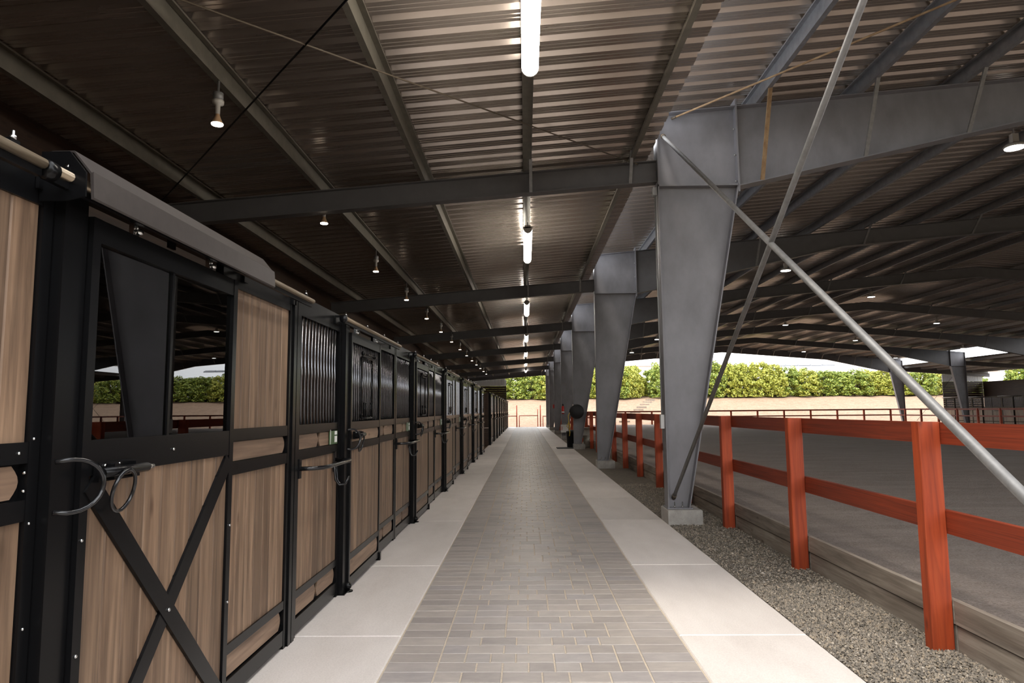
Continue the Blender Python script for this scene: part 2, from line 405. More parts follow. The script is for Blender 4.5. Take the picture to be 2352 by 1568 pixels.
# ------------------------------------------------------------------ roof decks
def deck(name, x0, x1, zf, Y0=Y0, Y1=Y1):
    # ribs run across the slope; the profile is stepped along Y
    prof = [(0, 0), (.030, .048), (.085, .048), (.115, 0), (.168, 0), (.176, .004), (.184, .004), (.192, 0), (.232, 0), (.240, .004), (.248, .004), (.256, 0)]
    pitch = .305; P = []
    n = int((Y1-Y0)/pitch)
    for i in range(n):
        for (a, h) in prof: P.append((Y0 + i*pitch + a, h))
    P.append((Y0 + n*pitch, 0)); m = MB(); vs = []
    for x in (x0, x1):
        for (yy, h) in P: vs.append((x, yy, zf(x) + h))
    k = len(P)
    m.add(vs, [(i, i+1, k+i+1, k+i) for i in range(k-1)])
    o = struct(name, m, 'deck')
    part(MB().box(0, 1, Y0, Y1, 0, .012).add([], []), 'roof_sheet', 'roof_top', o).data.transform(
        Matrix(((x1-x0, 0, 0, x0), (0, 1, 0, 0), (zf(x1)-zf(x0), 0, 1, zf(x0)+.055), (0, 0, 0, 1))))
    return o
deck('ceiling_aisle', -6.3, 1.955, lambda x: za(x)+.20)
deck('ceiling_front_shade', -6.3, -1.35, lambda x: za(x)+.20, -3.0, Y0)  # unseen roof piece added to darken the left stall fronts and ceiling
deck('ceiling_arena_near', 1.90, RIDGE, lambda x: zr(x)+.20, -1.0)
deck('ceiling_arena_far', RIDGE, mx(1.90), lambda x: zr(x)+.20, -1.0)
deck('ceiling_far_aisle', mx(1.955), mx(-6.3), lambda x: za(mx(x))+.20)

# ------------------------------------------------------------------ purlins
def purlin(x, zb, label, mat, y0=Y0, y1=Y1, s=1):
    m = MB(); t = .006; w = .065; h = .195
    pr = [(0,0),(w,0),(w,.02),(w-t,.02),(w-t,t),(t,t),(t,h-t),(-w+t,h-t),(-w+t,h-.02),(-w,h-.02),(-w,h),(0,h)]
    m.prism([(x + s*a, zb + b) for a, b in pr], 'y', y0, y1)
    o = m.mesh('roof_purlin', mat)
    ob = put('roof_purlin', o); tag(ob, label, 'purlin'); return ob
AX = [1.65, .07, -1.456, -3.02, -4.78]
AL = ['steel roof purlin beside the columns at the edge of the aisle roof', 'steel roof purlin carrying the row of tube lights',
      'steel roof purlin next to the tube lights, on the stall side', 'steel roof purlin carrying the small warm bulbs',
      'dark steel roof purlin over the stall fronts, leftmost of all']
for x, l in zip(AX, AL): purlin(x, za(x), l, 'purlin', -1.0, s=-1)
for k in range(10):
    x = 3.49 + 1.53*k
    purlin(x, zr(x), f'steel arena purlin, {ORD[k]} from the near row of columns', 'galv_blue', -1.0)
for k in range(10):
    x = mx(3.49 + 1.53*k)
    purlin(x, zr(x), f'steel arena purlin, {ORD[k]} from the far row of columns', 'galv_blue', -1.0, s=-1)
for k, x in enumerate([1.65, .07, -1.456, -3.02, -4.78]):
    purlin(mx(x), za(x), f'far aisle purlin, {ORD[k]} outward from the far columns', 'galv_blue', 40)

# ------------------------------------------------------------------ steel frames
FW = .125
def column(i, side):
    Yc = FY[i]; base = 2.0 if side == 0 else mx(2.0); s = 1 if side == 0 else -1
    wh = ('near' if side == 0 else 'far')
    if side == 0: lab = f'grey tapered steel column beside the walkway, {ORD[i]} from the camera'
    else: lab = f'dark tapered steel column across the arena, {["nearest","middle","farthest"][i-4]} of three'
    t = thing('steel_column', lab, 'column', (base, Yc, .2))
    def P(pts): return [(s*(a-2.0), b-.2) for a, b in pts]
    part(MB().prism(P([(2.016,.215),(2.295,.215),(2.715,2.46+.0),(2.016,2.46)]), 'y', -.008, .008).prism(P([(2.016,2.46),(2.715,2.46),(3.172,4.875),(2.016,4.875)]), 'y', -.006, .006), 'web', 'column', t)
    part(MB().prism(P([(2.0,.215),(2.016,.215),(2.016,6.0),(2.0,6.0)]), 'y', -FW, FW), 'flange', 'column', t)
    part(MB().prism(P([(2.295,.215),(2.312,.215),(3.190,4.875),(3.172,4.875)]), 'y', -FW, FW), 'flange', 'column', t)
    part(MB().prism(P([(2.016,4.905),(3.18,4.905),(3.18,6.085),(2.016,5.985)]), 'y', -.006, .006), 'knee_web', 'column', t)
    part(MB().prism(P([(2.0,4.875),(3.19,4.875),(3.19,4.90),(2.0,4.90)]), 'y', -FW, FW), 'stiffener', 'column', t)
    part(MB().prism(P([(2.0,5.985),(3.19,6.085),(3.19,6.10),(2.0,6.0)]), 'y', -FW, FW), 'cap_plate', 'column', t)
    part(MB().prism(P([(3.18,4.78),(3.205,4.78),(3.205,6.20),(3.18,6.20)]), 'y', -FW, FW), 'end_plate', 'column', t)
    part(MB().prism(P([(1.985,.20),(2.34,.20),(2.34,.215),(1.985,.215)]), 'y', -.15, .15), 'base_plate', 'column', t)
    if side == 0 and i < 4:
        for bx in (2.10, 2.21):
            for dy in (-.08, .08):
                part(MB().lathe((s*(bx-2.0), dy, .016), [(.014,0),(.014,.02),(.008,.02),(.008,.075)], 8), 'anchor_bolt', 'bolt', t)
        for bz in (4.95, 5.35, 5.75):
            part(MB().lathe((1.165, -.07, bz-.2), [(.012,-.012),(.012,.012)], 6, 'x'), 'bolt', 'bolt', t)
    # plinth
    pl = put('concrete_plinth', MB().slab(-.24, .24, -.25, .25, -.26, 0, .012).mesh('concrete_plinth', 'plinth'), loc=(base + s*.21, Yc, .198))
    tag(pl, (f'rough concrete footing block under the {ORD[i]} walkway column' if side == 0 else f'concrete footing under the {["nearest","middle","farthest"][i-4]} column across the arena'), 'footing')
for i in range(7): column(i, 0)
for i in (4, 5, 6): column(i, 1)
def flange_brace(t, p, q, mat='galv'):
    part(MB().bar(p, q, .055, .03), 'brace', mat, t)
def arena_beam(i):
    Yc = FY[i]
    lab = (f'long dark gabled arena roof beam, {ORD[i]} from the camera' if i < 6 else 'dark gabled beam closing the far end of the arena roof')
    t = thing('roof_beam', lab, 'beam', (RIDGE, Yc, 6.9))
    for s in (1, -1):
        X = lambda x: (x - RIDGE) if s == 1 else (RIDGE - x)
        bot = lambda x: 4.87 + .22*(x-3.22) if x < 9.1 else zr(x) - .44
        stn = [3.207, 9.1, RIDGE]
        for a, b in zip(stn[:-1], stn[1:]):
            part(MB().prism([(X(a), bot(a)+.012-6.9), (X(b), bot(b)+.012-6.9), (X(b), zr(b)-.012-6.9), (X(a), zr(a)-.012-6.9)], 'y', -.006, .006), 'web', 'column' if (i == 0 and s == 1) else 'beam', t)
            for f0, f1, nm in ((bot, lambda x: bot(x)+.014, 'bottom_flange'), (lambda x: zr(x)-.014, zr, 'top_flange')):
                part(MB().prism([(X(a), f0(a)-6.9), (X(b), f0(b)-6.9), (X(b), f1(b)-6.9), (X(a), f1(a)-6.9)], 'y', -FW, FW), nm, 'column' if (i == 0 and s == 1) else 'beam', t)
        for k in range(10):
            xp = 3.49 + 1.53*k
            if k in (0,) and i > 0: continue
            if k % 2 == 1 and i not in (0, 6): continue
            xb = xp + .05; d = -.62 if i < 6 else -.62
            flange_brace(t, (X(xb), -.11, bot(xb)+.01-6.9), (X(xb), d, zr(xb)+.06-6.9), 'rust' if (i == 0 and s == 1 and k == 0) else 'galv')
for i in range(7): arena_beam(i)
def aisle_beam(i, side):
    Yc = FY[i]; s = 1 if side == 0 else -1; ox = 0 if side == 0 else 2*RIDGE
    if side == 0: lab = f'dark grey steel beam across the aisle ceiling, {ORD[i]} from the camera'
    else: lab = f'dark beam over the far aisle beyond the arena, {["nearest","middle","farthest"][i-4]} of three'
    t = thing('aisle_beam', lab, 'beam', (ox + s*-2.0, Yc, 4.8))
    X = lambda x: s*(x + 2.0)
    a, b = -6.2, 1.998
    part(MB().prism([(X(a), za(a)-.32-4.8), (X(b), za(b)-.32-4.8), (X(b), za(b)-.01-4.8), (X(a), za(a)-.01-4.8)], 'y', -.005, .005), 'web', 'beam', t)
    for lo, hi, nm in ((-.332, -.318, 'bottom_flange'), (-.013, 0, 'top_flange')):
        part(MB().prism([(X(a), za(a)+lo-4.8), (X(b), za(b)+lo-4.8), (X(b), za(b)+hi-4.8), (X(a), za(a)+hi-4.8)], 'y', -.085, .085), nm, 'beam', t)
    if side == 0:
        for xp in (1.60, .12):
            part(MB().bar((X(xp), -.075, za(xp)-.32-4.8), (X(xp), -.30, za(xp)+.10-4.8), .045, .02), 'brace', 'galv', t)
for i in range(7): aisle_beam(i, 0)
for i in (4, 5, 6): aisle_beam(i, 1)

for k, (x0, x1, zf) in enumerate(((-6.3, 1.955, za), (1.9, RIDGE, zr), (RIDGE, mx(1.9), zr), (mx(1.955), mx(-6.3), lambda x: za(mx(x))))):
    struct(f'trim_{k+1}', MB().prism([(x0, zf(x0)-.02), (x1, zf(x1)-.02), (x1, zf(x1)+.27), (x0, zf(x0)+.27)], 'y', 66.28, 66.32), 'beam')
# bracing rods
def rod(name, p, q, r, mat, label, cat='rod'):
    p, q = Vector(p), Vector(q)
    t = thing(name, label, cat, tuple(p))
    part(MB().tube([(0,0,0), q-p], r, 10), 'rod', mat, t)
    d = (q-p).normalized()
    part(MB().tube([d*-.03, d*.05], r*1.4, 8), 'end_fitting', 'brown_rod', t)
rod('brace_rod', (2.10, 9.92, .36), (2.10, .9, 6.02), .024, 'galv', 'steel brace rod rising from the foot of the nearest column')
rod('brace_rod', (2.10, 9.86, 5.64), (2.10, 1.35, .18), .027, 'galv', 'thick grey brace rod slanting down from the nearest column over the red fence')
rod('tie_rod', (1.70, 9.9, za(1.7)-.03), (-5.4, 2.24, za(-5.4)-.03), .009, 'brown_rod', 'thin tie rod crossing the aisle ceiling from the nearest column')
rod('tie_rod', (-5.42, 9.8, za(-5.42)-.03), (1.6, 1.9, za(1.6)-.03), .010, 'black', 'thin black tie rod crossing the ceiling above the stalls')
rod('tie_rod', (2.27, 9.9, 5.94), (11.5, .6, 6.55), .014, 'rust', 'rusty tie rod under the arena roof above the nearest column')
rod('tie_rod', (37.2, 66.0, .3), (41.0, 66.0, 4.6), .014, 'black', 'thin wire brace rising rightward in the far end opening')
rod('tie_rod', (40.6, 66.05, .4), (36.6, 66.05, 4.5), .014, 'black', 'thin wire brace falling rightward in the far end opening')

# ------------------------------------------------------------------ walls
wl = sthing('wall_left', (-5.6, 33, 0))
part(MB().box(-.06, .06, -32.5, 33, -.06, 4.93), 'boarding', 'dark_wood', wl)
def endwall(name, x0, x1, yv, zt):
    w = sthing(name, ((x0+x1)/2, yv, 0)); h = (x1-x0)/2
    n = max(1, int((3.94)/.2))
    for k in range(n):
        a = 3.94*k/n; b = 3.94*(k+1)/n
        part(MB().bevbox(-h, h, -.05, .03, a+.004, b-.004, .008, 'y'), 'plank', 'dark_wood', w)
    m = MB(); st = int((x1-x0)/.1)
    pts = []
    for k in range(st):
        for dx, d in ((0, 0), (.03, -.025), (.06, -.025), (.09, 0)): pts.append((-h + k*.1 + dx, d))
    vs = [(x, -.03+d, 3.95) for x, d in pts] + [(x, -.03+d, zt(x + (x0+x1)/2)) for x, d in pts]
    q = len(pts); m.add(vs, [(j, j+1, q+j+1, q+j) for j in range(q-1)])
    m.box(-h, h, .0, .03, 3.95, zt(x0)*.5 + zt(x1)*.5)
    part(m, 'cladding', 'white_metal', w)
endwall('wall_end', -5.6, -1.80, 66.15, lambda x: za(x)-.33)
endwall('wall_end_far', mx(-1.80), mx(-5.6), 66.15, lambda x: za(mx(x))-.33)
wr = sthing('wall_right', (mx(-5.6), 45, 0))
part(MB().box(-.06, .06, -15, 21, -.06, 3.9), 'boarding', 'dark_wood', wr)
w2 = sthing('wall_row_end', (-3.65, 31.95, 0))
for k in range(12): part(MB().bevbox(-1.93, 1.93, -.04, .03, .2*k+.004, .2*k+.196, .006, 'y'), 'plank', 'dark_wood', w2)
struct('wall_front', MB().box(-5.6, -1.70, .42, .50, -.05, 4.9), 'dark_wood')

# ------------------------------------------------------------------ stalls
SX = -1.66
cache = {}
def cp(key, fn, name, mat, parent, loc=(0,0,0), label=None):
    if (key, mat) not in cache: cache[(key, mat)] = fn().mesh(name, mat)
    return put(name, cache[(key, mat)], parent, loc, label)
def insert_poly(y0, y1, z0, z1, bl=.022):
    n = 6; L = []
    for k in range(n+1):
        f = k/n; L.append((y0 + bl*(1 - math.sin(PI*f))*1.0, z0 + (z1-z0)*f))
    R_ = [(y1 - bl*(1 - math.sin(PI*(1-k/n))), z1 - (z1-z0)*k/n) for k in range(n+1)]
    return L[::-1][::-1] + R_
def planks(t, y0, y1, z0, z1, x0, x1, sep, key, w=.128):
    n = max(2, round((y1-y0)/w)); d = (y1-y0)/n
    if sep:
        for k in range(n):
            cp(('pl', round(d,4), round(z1-z0,3), round(x1-x0,4)), lambda: MB().bevbox(0, x1-x0, .0008, d-.0008, 0, z1-z0, .005), 'plank', 'wood', t, (x0, y0+k*d, z0))
    else:
        def f():
            m = MB()
            for k in range(n): m.bevbox(x0, x1, y0+k*d+.0008, y0+(k+1)*d-.0008, z0, z1, .005)
            return m
        cp(('plj', key, round(z0,2)), f, 'planking', 'wood', t)
def bars(t, y0, y1, z0, z1, xc, sep, key, sp=.083, r=.0095):
    n = max(2, int(round((y1-y0)/sp))); d = (y1-y0)/n
    if sep:
        for k in range(1, n):
            cp(('bar', round(z1-z0,3)), lambda: MB().tube([(0,0,0),(0,0,z1-z0)], r, 8), 'bar', 'black_bar', t, (xc, y0+k*d, z0))
    else:
        def f():
            m = MB()
            for k in range(1, n): m.tube([(xc, y0+k*d, z0), (xc, y0+k*d, z1)], r, 6, cap=False)
            return m
        cp(('barj', key), f, 'bars', 'black_bar', t)
def inserts(t, y0, y1, x, z0, z1, n, key):
    w = (y1-y0)/n
    for k in range(n):
        cp(('ins', round(w,3), round(z1-z0,3)), lambda: MB().prism(insert_poly(.016, w-.016, .006, z1-z0-.006, .034), 'x', 0, .012), 'insert', 'wood_y', t, (x, y0+k*w, z0))
def panel_thing(y0, yA, yB, label, top, sep, key, ni=2, extra=True, row=None, base=None, rz=0, sepbars=None):
    # yA..yB relative to the stall origin
    L = yB - yA
    t = thing('stall_panel', label, 'stall screen', base or (SX, y0+yA, 0), rz)  # fixed front panel of a stall
    def fr():
        m = MB(); s = .05
        for a in (0, L-s): m.box(-.045, .0, a, a+s, .0, 2.42)
        for (z0, z1) in ((2.32, 2.42), (1.44, 1.51), (1.25, 1.32), (.27, .325), (.03, .13)): m.box(-.042, -.002, s, L-s, z0, z1)
        m.box(-.040, -.030, s, L-s, 1.32, 1.44); m.box(-.040, -.030, s, L-s, .13, .27)
        return m
    cp(('fr', round(L,3)), fr, 'frame', 'black', t)
    if top == 'bars': bars(t, .05, L-.05, 1.51, 2.32, -.022, sep if sepbars is None else sepbars, key)
    else: planks(t, .05, L-.05, 1.51, 2.32, -.034, -.014, sep, key+'t')
    planks(t, .05, L-.05, .325, 1.25, -.034, -.014, sep, key)
    inserts(t, .05, L-.05, -.031, 1.32, 1.44, ni, key); inserts(t, .05, L-.05, -.031, .135, .265, ni, key)
    if extra:
        a = .06
        cp('blanket', lambda: MB().tube([(0,a,1.19),(.09,a+.02,1.19),(.15,a+.10,1.19),(.165,a+.22,1.19),(.165,a+.82,1.19),(.14,a+.90,1.19),(.0,a+.93,1.19)], .016, 8)
            .box(0, .012, a-.022, a+.022, 1.12, 1.26).box(0, .012, a+.908, a+.952, 1.12, 1.26), 'blanket_bar', 'black_gloss', t)
        h = a + .93
        cp('hook', lambda: MB().tube([(.01,h-.03,1.15),(.02,h-.03,1.02),(.05,h-.02,.975),(.10,h-.01,.985),(.13,h,1.05)], .009, 8)
            .tube([(.01,h+.03,1.15),(.02,h+.03,1.02),(.05,h+.02,.975),(.10,h+.01,.985),(.13,h,1.05)], .009, 8).box(0, .01, h-.045, h+.045, 1.09, 1.17), 'hook', 'black_gloss', t)
        cd = cp('card', lambda: MB().box(.0, .010, L-.30, L-.075, 1.325, 1.452), 'stall_card', 'green_sign', t, (-.012,0,0), 'green card holder')
        for (z0, z1) in ((1.405, 1.435), (1.340, 1.393)):
            cp(('cardw', z0), lambda: MB().box(.0102, .0125, L-.165, L-.095, z0, z1), 'card', 'white_plastic', cd)
        cp('cardl', lambda: MB().box(.0102, .0115, L-.298, L-.288, 1.328, 1.449), 'card_edge', 'white_plastic', cd)
    return t
def latch(t, x, y):
    b = cp('latchb', lambda: MB().box(0, .022, .05, .30, -.035, .035).tube([(.045,.03,0),(.045,.33,0)], .019, 10).box(.02, .05, .10, .13, -.03, .03).box(.02, .05, .24, .27, -.03, .03), 'latch', 'black', t, (x, y, 1.385))
    ring = [(.058 + .018*math.sin(a), .15 + .07*math.cos(a), -.075 + .078*math.sin(a)) for a in [2*PI*k/24 for k in range(24)]]
    cp('latchr', lambda: MB().tube(ring, .0075, 8, closed=True), 'handle', 'black_gloss', b)
    cp('latchl', lambda: MB().tube([(.0,-.16,.055),(.03,-.13,.06)] + [(.035 + .05*math.sin(PI*q/12), -.115 + .095*math.sin(PI*q/12), -.03 + .09*math.cos(PI*q/12)) for q in range(13)] + [(.03,-.13,-.12),(.0,-.16,-.115)], .0085, 8), 'loop', 'black_gloss', b)
    cp('latchp', lambda: MB().tube([(.045,.33,0),(.045,.375,.0)], .010, 8), 'pin', 'chrome', b)
    for q in range(3):
        cp('latchs', lambda: MB().lathe((.022,0,.024), [(.007,0),(.006,.006)], 6, 'x'), 'screw', 'chrome', b, (0, .08+.09*q, 0))
def barred_door(y0, label, sep, key, L=1.285, base=None, rz=0, sepbars=None):
    t = thing('stall_door', label, 'stall door', base or (SX, y0+.13, 0), rz)
    def fr():
        m = MB(); s = .042; x0, x1 = .020, .060
        for a in (0, L-s): m.box(x0, x1, a, a+s, .02, 2.335)
        for (z0, z1) in ((2.25, 2.335), (1.435, 1.51), (1.25, 1.32), (.27, .325), (.04, .115)): m.box(x0+.002, x1-.002, s, L-s, z0, z1)
        m.box(.028, .038, s, L-s, 1.32, 1.44); m.box(.028, .038, s, L-s, .115, .27)
        return m
    cp(('dfr', round(L,3)), fr, 'frame', 'black', t)
    bars(t, .042, L-.042, 1.51, 2.25, .040, sep if sepbars is None else sepbars, key+'d', .075)
    planks(t, .042, L-.042, .325, 1.25, .028, .050, sep, key+'d')
    inserts(t, .042, L-.042, .036, 1.32, 1.435, 1, key); inserts(t, .042, L-.042, .036, .12, .265, 1, key)
    def gate():
        m = MB(); a, b, z0, z1 = .40, .86, 1.54, 2.14; x = .058
        m.tube([(x,a,z0),(x,a,z1)], .008, 6).tube([(x,b,z0),(x,b,z1)], .008, 6)
        m.tube([(x,a,z1),(x,b,z1)], .010, 6).tube([(x,a,z0),(x,b,z0)], .010, 6)
        m.tube([(x+.02,a-.02,z1+.03),(x+.02,b+.02,z1+.03)], .009, 6).lathe((x+.02,a-.02,z1+.03), [(.022,-.015),(.022,.015)], 10, 'y').lathe((x+.02,b+.02,z1+.03), [(.022,-.015),(.022,.015)], 10, 'y')
        for c in (a+.09, b-.09): m.tube([(x+.015,c-.035,z0+.15),(x+.015,c-.035,z0+.02),(x+.015,c+.035,z0+.02),(x+.015,c+.035,z0+.15)], .007, 6)
        return m
    cp('gate', gate, 'feed_gate', 'black', t)
    latch(t, .060, .03)
    for yy in (.22, L-.22):
        cp('hang', lambda: MB().box(.025, .045, -.02, .02, 2.335, 2.40).lathe((.050,0,2.355), [(.012,-.012),(.012,.02)], 8, 'x').tube([(.05,0,2.355),(.05,0,2.40)], .006, 6), 'hanger', 'chrome', t, (0, yy, 0))
    cp(('guide', round(L,3)), lambda: MB().box(.02, .075, L-.02, L+.03, .0, .085).lathe((.05, .0, .05), [(.035,-.02),(.035,.02)], 12, 'y').lathe((.05, .0, .0), [(.05,0),(.05,.012)], 12), 'floor_guide', 'black', t)
    return t
def post(y0, label, base=None, rz=0):
    t = thing('stall_post', label, 'post', base or (SX, y0, 0), rz)
    cp('post', lambda: MB().box(-.06, .040, 0, .125, .012, 2.42), 'tube_post', 'black', t)
    cp('postb', lambda: MB().box(-.07, .06, -.01, .135, .0, .012), 'foot_plate', 'black', t)
    return t
def track(y0, label, a=-.33, b=2.36, base=None, rz=0):
    t = thing('door_track', label, 'door track', base or (SX, y0+a, 2.40), rz)
    L = b-a
    cp(('trk', round(L,2)), lambda: MB().tube([(.105,0,.012),(.105,L,.012)], .017, 10), 'rail', 'track', t)
    cp(('trks', round(L,2)), lambda: MB().box(.08, .10, 0, L, -.03, .0), 'channel', 'black', t)
    cp('trke', lambda: MB().lathe((.10,0,0), [(.028,-.012),(.033,-.004),(.033,.03)], 16, 'y'), 'end_cap', 'black', t, (0, -.002, 0))
    for k in range(4):
        q = cp('trkb', lambda: MB().box(.0, .10, -.02, .02, .03, .045).box(.0, .012, -.03, .03, -.03, .045), 'bracket', 'black', t, (0, .12 + k*(L-.24)/3, 0))
        cp('trkn', lambda: MB().lathe((.09,0,.045), [(.012,0),(.012,.012),(.006,.012),(.006,.028)], 6), 'bolt', 'chrome', q)
    return t
PST = [2.33 + 3.81*k for k in range(7)]
# header beam on top of the whole near row
hd = put('header_tube', MB().box(-.055, -.005, 0, 26.9, 2.42, 2.47).mesh('header_tube', 'black'), loc=(SX, .55, 0)); tag(hd, 'long black header tube on top of the nearer stall row', 'header')
ROWN = ['', 'second', 'third', 'fourth', 'fifth', 'sixth', 'seventh']
# stall 0: the wood panel cut by the left edge, and the window door
panel_thing(.0, .95, 2.325, 'wood stall panel with riveted black bands, cut by the left picture edge', 'wood', True, 'A', 1, False)
A_ = [o for o in C.objects if o.get('label', '').startswith('wood stall panel with riveted')][0]
for yy, zz in ((1.10, 1.475), (1.19, 1.475), (1.28, 1.475), (1.31, 1.41), (1.31, 1.35), (1.345, 1.52), (1.345, 1.24), (1.345, .9)):
    cp('rivet_a', lambda: MB().lathe((-.002,0,0), [(.007,0),(.004,.006)], 8, 'x'), 'rivet', 'chrome', A_, (0, yy, zz))
post(PST[0], 'black square stall post left of the window door')
t = thing('window_stall_door', 'sliding stall door with dark glass window above a black crossbuck', 'stall door', (SX, PST[0]+.13, 0))  # sliding stall door with a window
L = 1.285
m = MB(); s = .048
for a in (0, L-s): m.box(.020, .060, a, a+s, .02, 2.335)
m.box(.022, .058, s, L-s, 2.245, 2.335).box(.022, .058, s, L-s, 1.375, 1.505).box(.022, .058, s, L-s, .03, .115)
part(m, 'frame', 'black', t)
planks(t, s, L-s, .115, 1.375, .028, .048, True, 'B', .13)
part(MB().box(.034, .040, s, L-s, 1.505, 2.245), 'window_pane', 'glass', t)
part(MB().box(.024, .05, .60, .618, 1.505, 2.245), 'glazing_bar', 'black', t)
def xbar(p, q, w, x0, x1):
    (ya, za_), (yb, zb) = p, q; d = math.hypot(yb-ya, zb-za_); ny, nz = -(zb-za_)/d*w/2, (yb-ya)/d*w/2
    return MB().prism([(ya+ny, za_+nz), (yb+ny, zb+nz), (yb-ny, zb-nz), (ya-ny, za_-nz)], 'x', x0, x1)
part(xbar((.05, 1.35), (L-.05, .12), .085, .050, .066), 'cross_brace', 'black', t)
part(xbar((.05, .12), (L-.05, 1.35), .085, .047, .062), 'cross_brace', 'black', t)
part(MB().lathe((.066, L/2, .735), [(.010,0),(.007,.008)], 8, 'x'), 'bolt', 'chrome', t)
latch(t, .060, .02)
for yy in (.30, .98):
    cp('hang', lambda: MB(), 'hanger', 'chrome', t, (0, yy, 0)) if ('hang', 'chrome') in cache else cp('hang', lambda: MB().box(.025, .045, -.02, .02, 2.335, 2.40).lathe((.050,0,2.355), [(.012,-.012),(.012,.02)], 8, 'x').tube([(.05,0,2.355),(.05,0,2.40)], .006, 6), 'hanger', 'chrome', t, (0, yy, 0))
for yy, zz in ((.02, .35), (.02, .75), (.02, 1.15), (L-.02, .6), (L-.02, 1.0), (L/2, 1.44)):
    cp('rivet', lambda: MB().lathe((.06,0,0), [(.008,0),(.005,.006)], 8, 'x'), 'rivet', 'chrome', t, (0, yy, zz))
# hood over the window door
h = thing('track_hood', 'angled dark sheet metal hood over the window door track', 'hood', (SX, 2.27, 2.3))
pr = [(.02,.215),(.10,.215),(.165,.135),(.172,.04),(.168,.04),(.160,.130),(.098,.208),(.02,.208)]
part(MB().prism(pr, 'y', 0, 1.72), 'hood_sheet', 'hood', h)
part(MB().prism([(.0,.205),(.098,.205),(.158,.130),(.16,.045),(.09,.03),(.0,.03)], 'y', -.02, -.012), 'end_bracket', 'black', h)
part(MB().prism([(.166,.135),(.172,.137),(.178,.045),(.172,.04)], 'y', 0, 1.72), 'drip_edge', 'hood', h)
track(PST[0], 'door track ending beside the angled hood above the window door', -.19, 2.62)
track(PST[0]-3.81, 'door track running off the left picture edge above the cut panel', -.19, 3.60)
panel_thing(PST[0], 1.36, 2.50, 'all-wood fixed stall panel right of the window door', 'wood', True, 'C', 1, False)
panel_thing(PST[0], 2.64, 3.80, 'barred stall panel with blanket bar, nearest of the barred panels', 'bars', True, 'D')
t = thing('stall_mullion', 'slim black mullion between the all-wood panel and the first barred panel', 'post', (SX, PST[0]+2.50, 0))
part(MB().box(-.05, .012, .005, .060, 0, 2.42), 'tube', 'black', t); part(MB().box(-.05, .012, .075, .130, 0, 2.42), 'tube', 'black', t); part(MB().box(-.06, -.045, 0, .14, 0, 2.42), 'backing', 'black', t)
for k in range(1, 7):
    y0 = PST[k]; sep = k <= 1; sb = k <= 2; o = ORD[k-1]
    post(y0, f'black post at the {o} barred stall door from the camera')
    barred_door(y0, f'sliding stall door with bars over wood, {o} barred door from the camera', sep, 'e', sepbars=sb)
    track(y0, f'black track above the {o} barred stall door from the camera', b=(2.36 if k < 6 else 1.6))
    if k < 6:
        panel_thing(y0, 1.36, 2.58, f'narrow barred stall panel right of the {o} barred door', 'bars', sep, 'f', 2, False, sepbars=sb)
        panel_thing(y0, 2.62, 3.80, f'barred stall panel with blanket bar, {o} after the nearest one', 'bars', sep, 'g', 2, True, sepbars=sb)
panel_thing(PST[6], 1.36, 2.4, 'last barred panel of the nearer stall row by the dark gap', 'bars', False, 'z', 2, False)
# stall partitions
for k, y0 in enumerate(PST + [27.5]):
    w = sthing('wall_partition', (-3.65, y0+.05, 0))
    for q in range(12): 
        cp('parti', lambda: MB().box(-1.9, 1.9, -.025, .025, .003, .197), 'plank', 'dark_wood', w, (0, 0, .2*q))
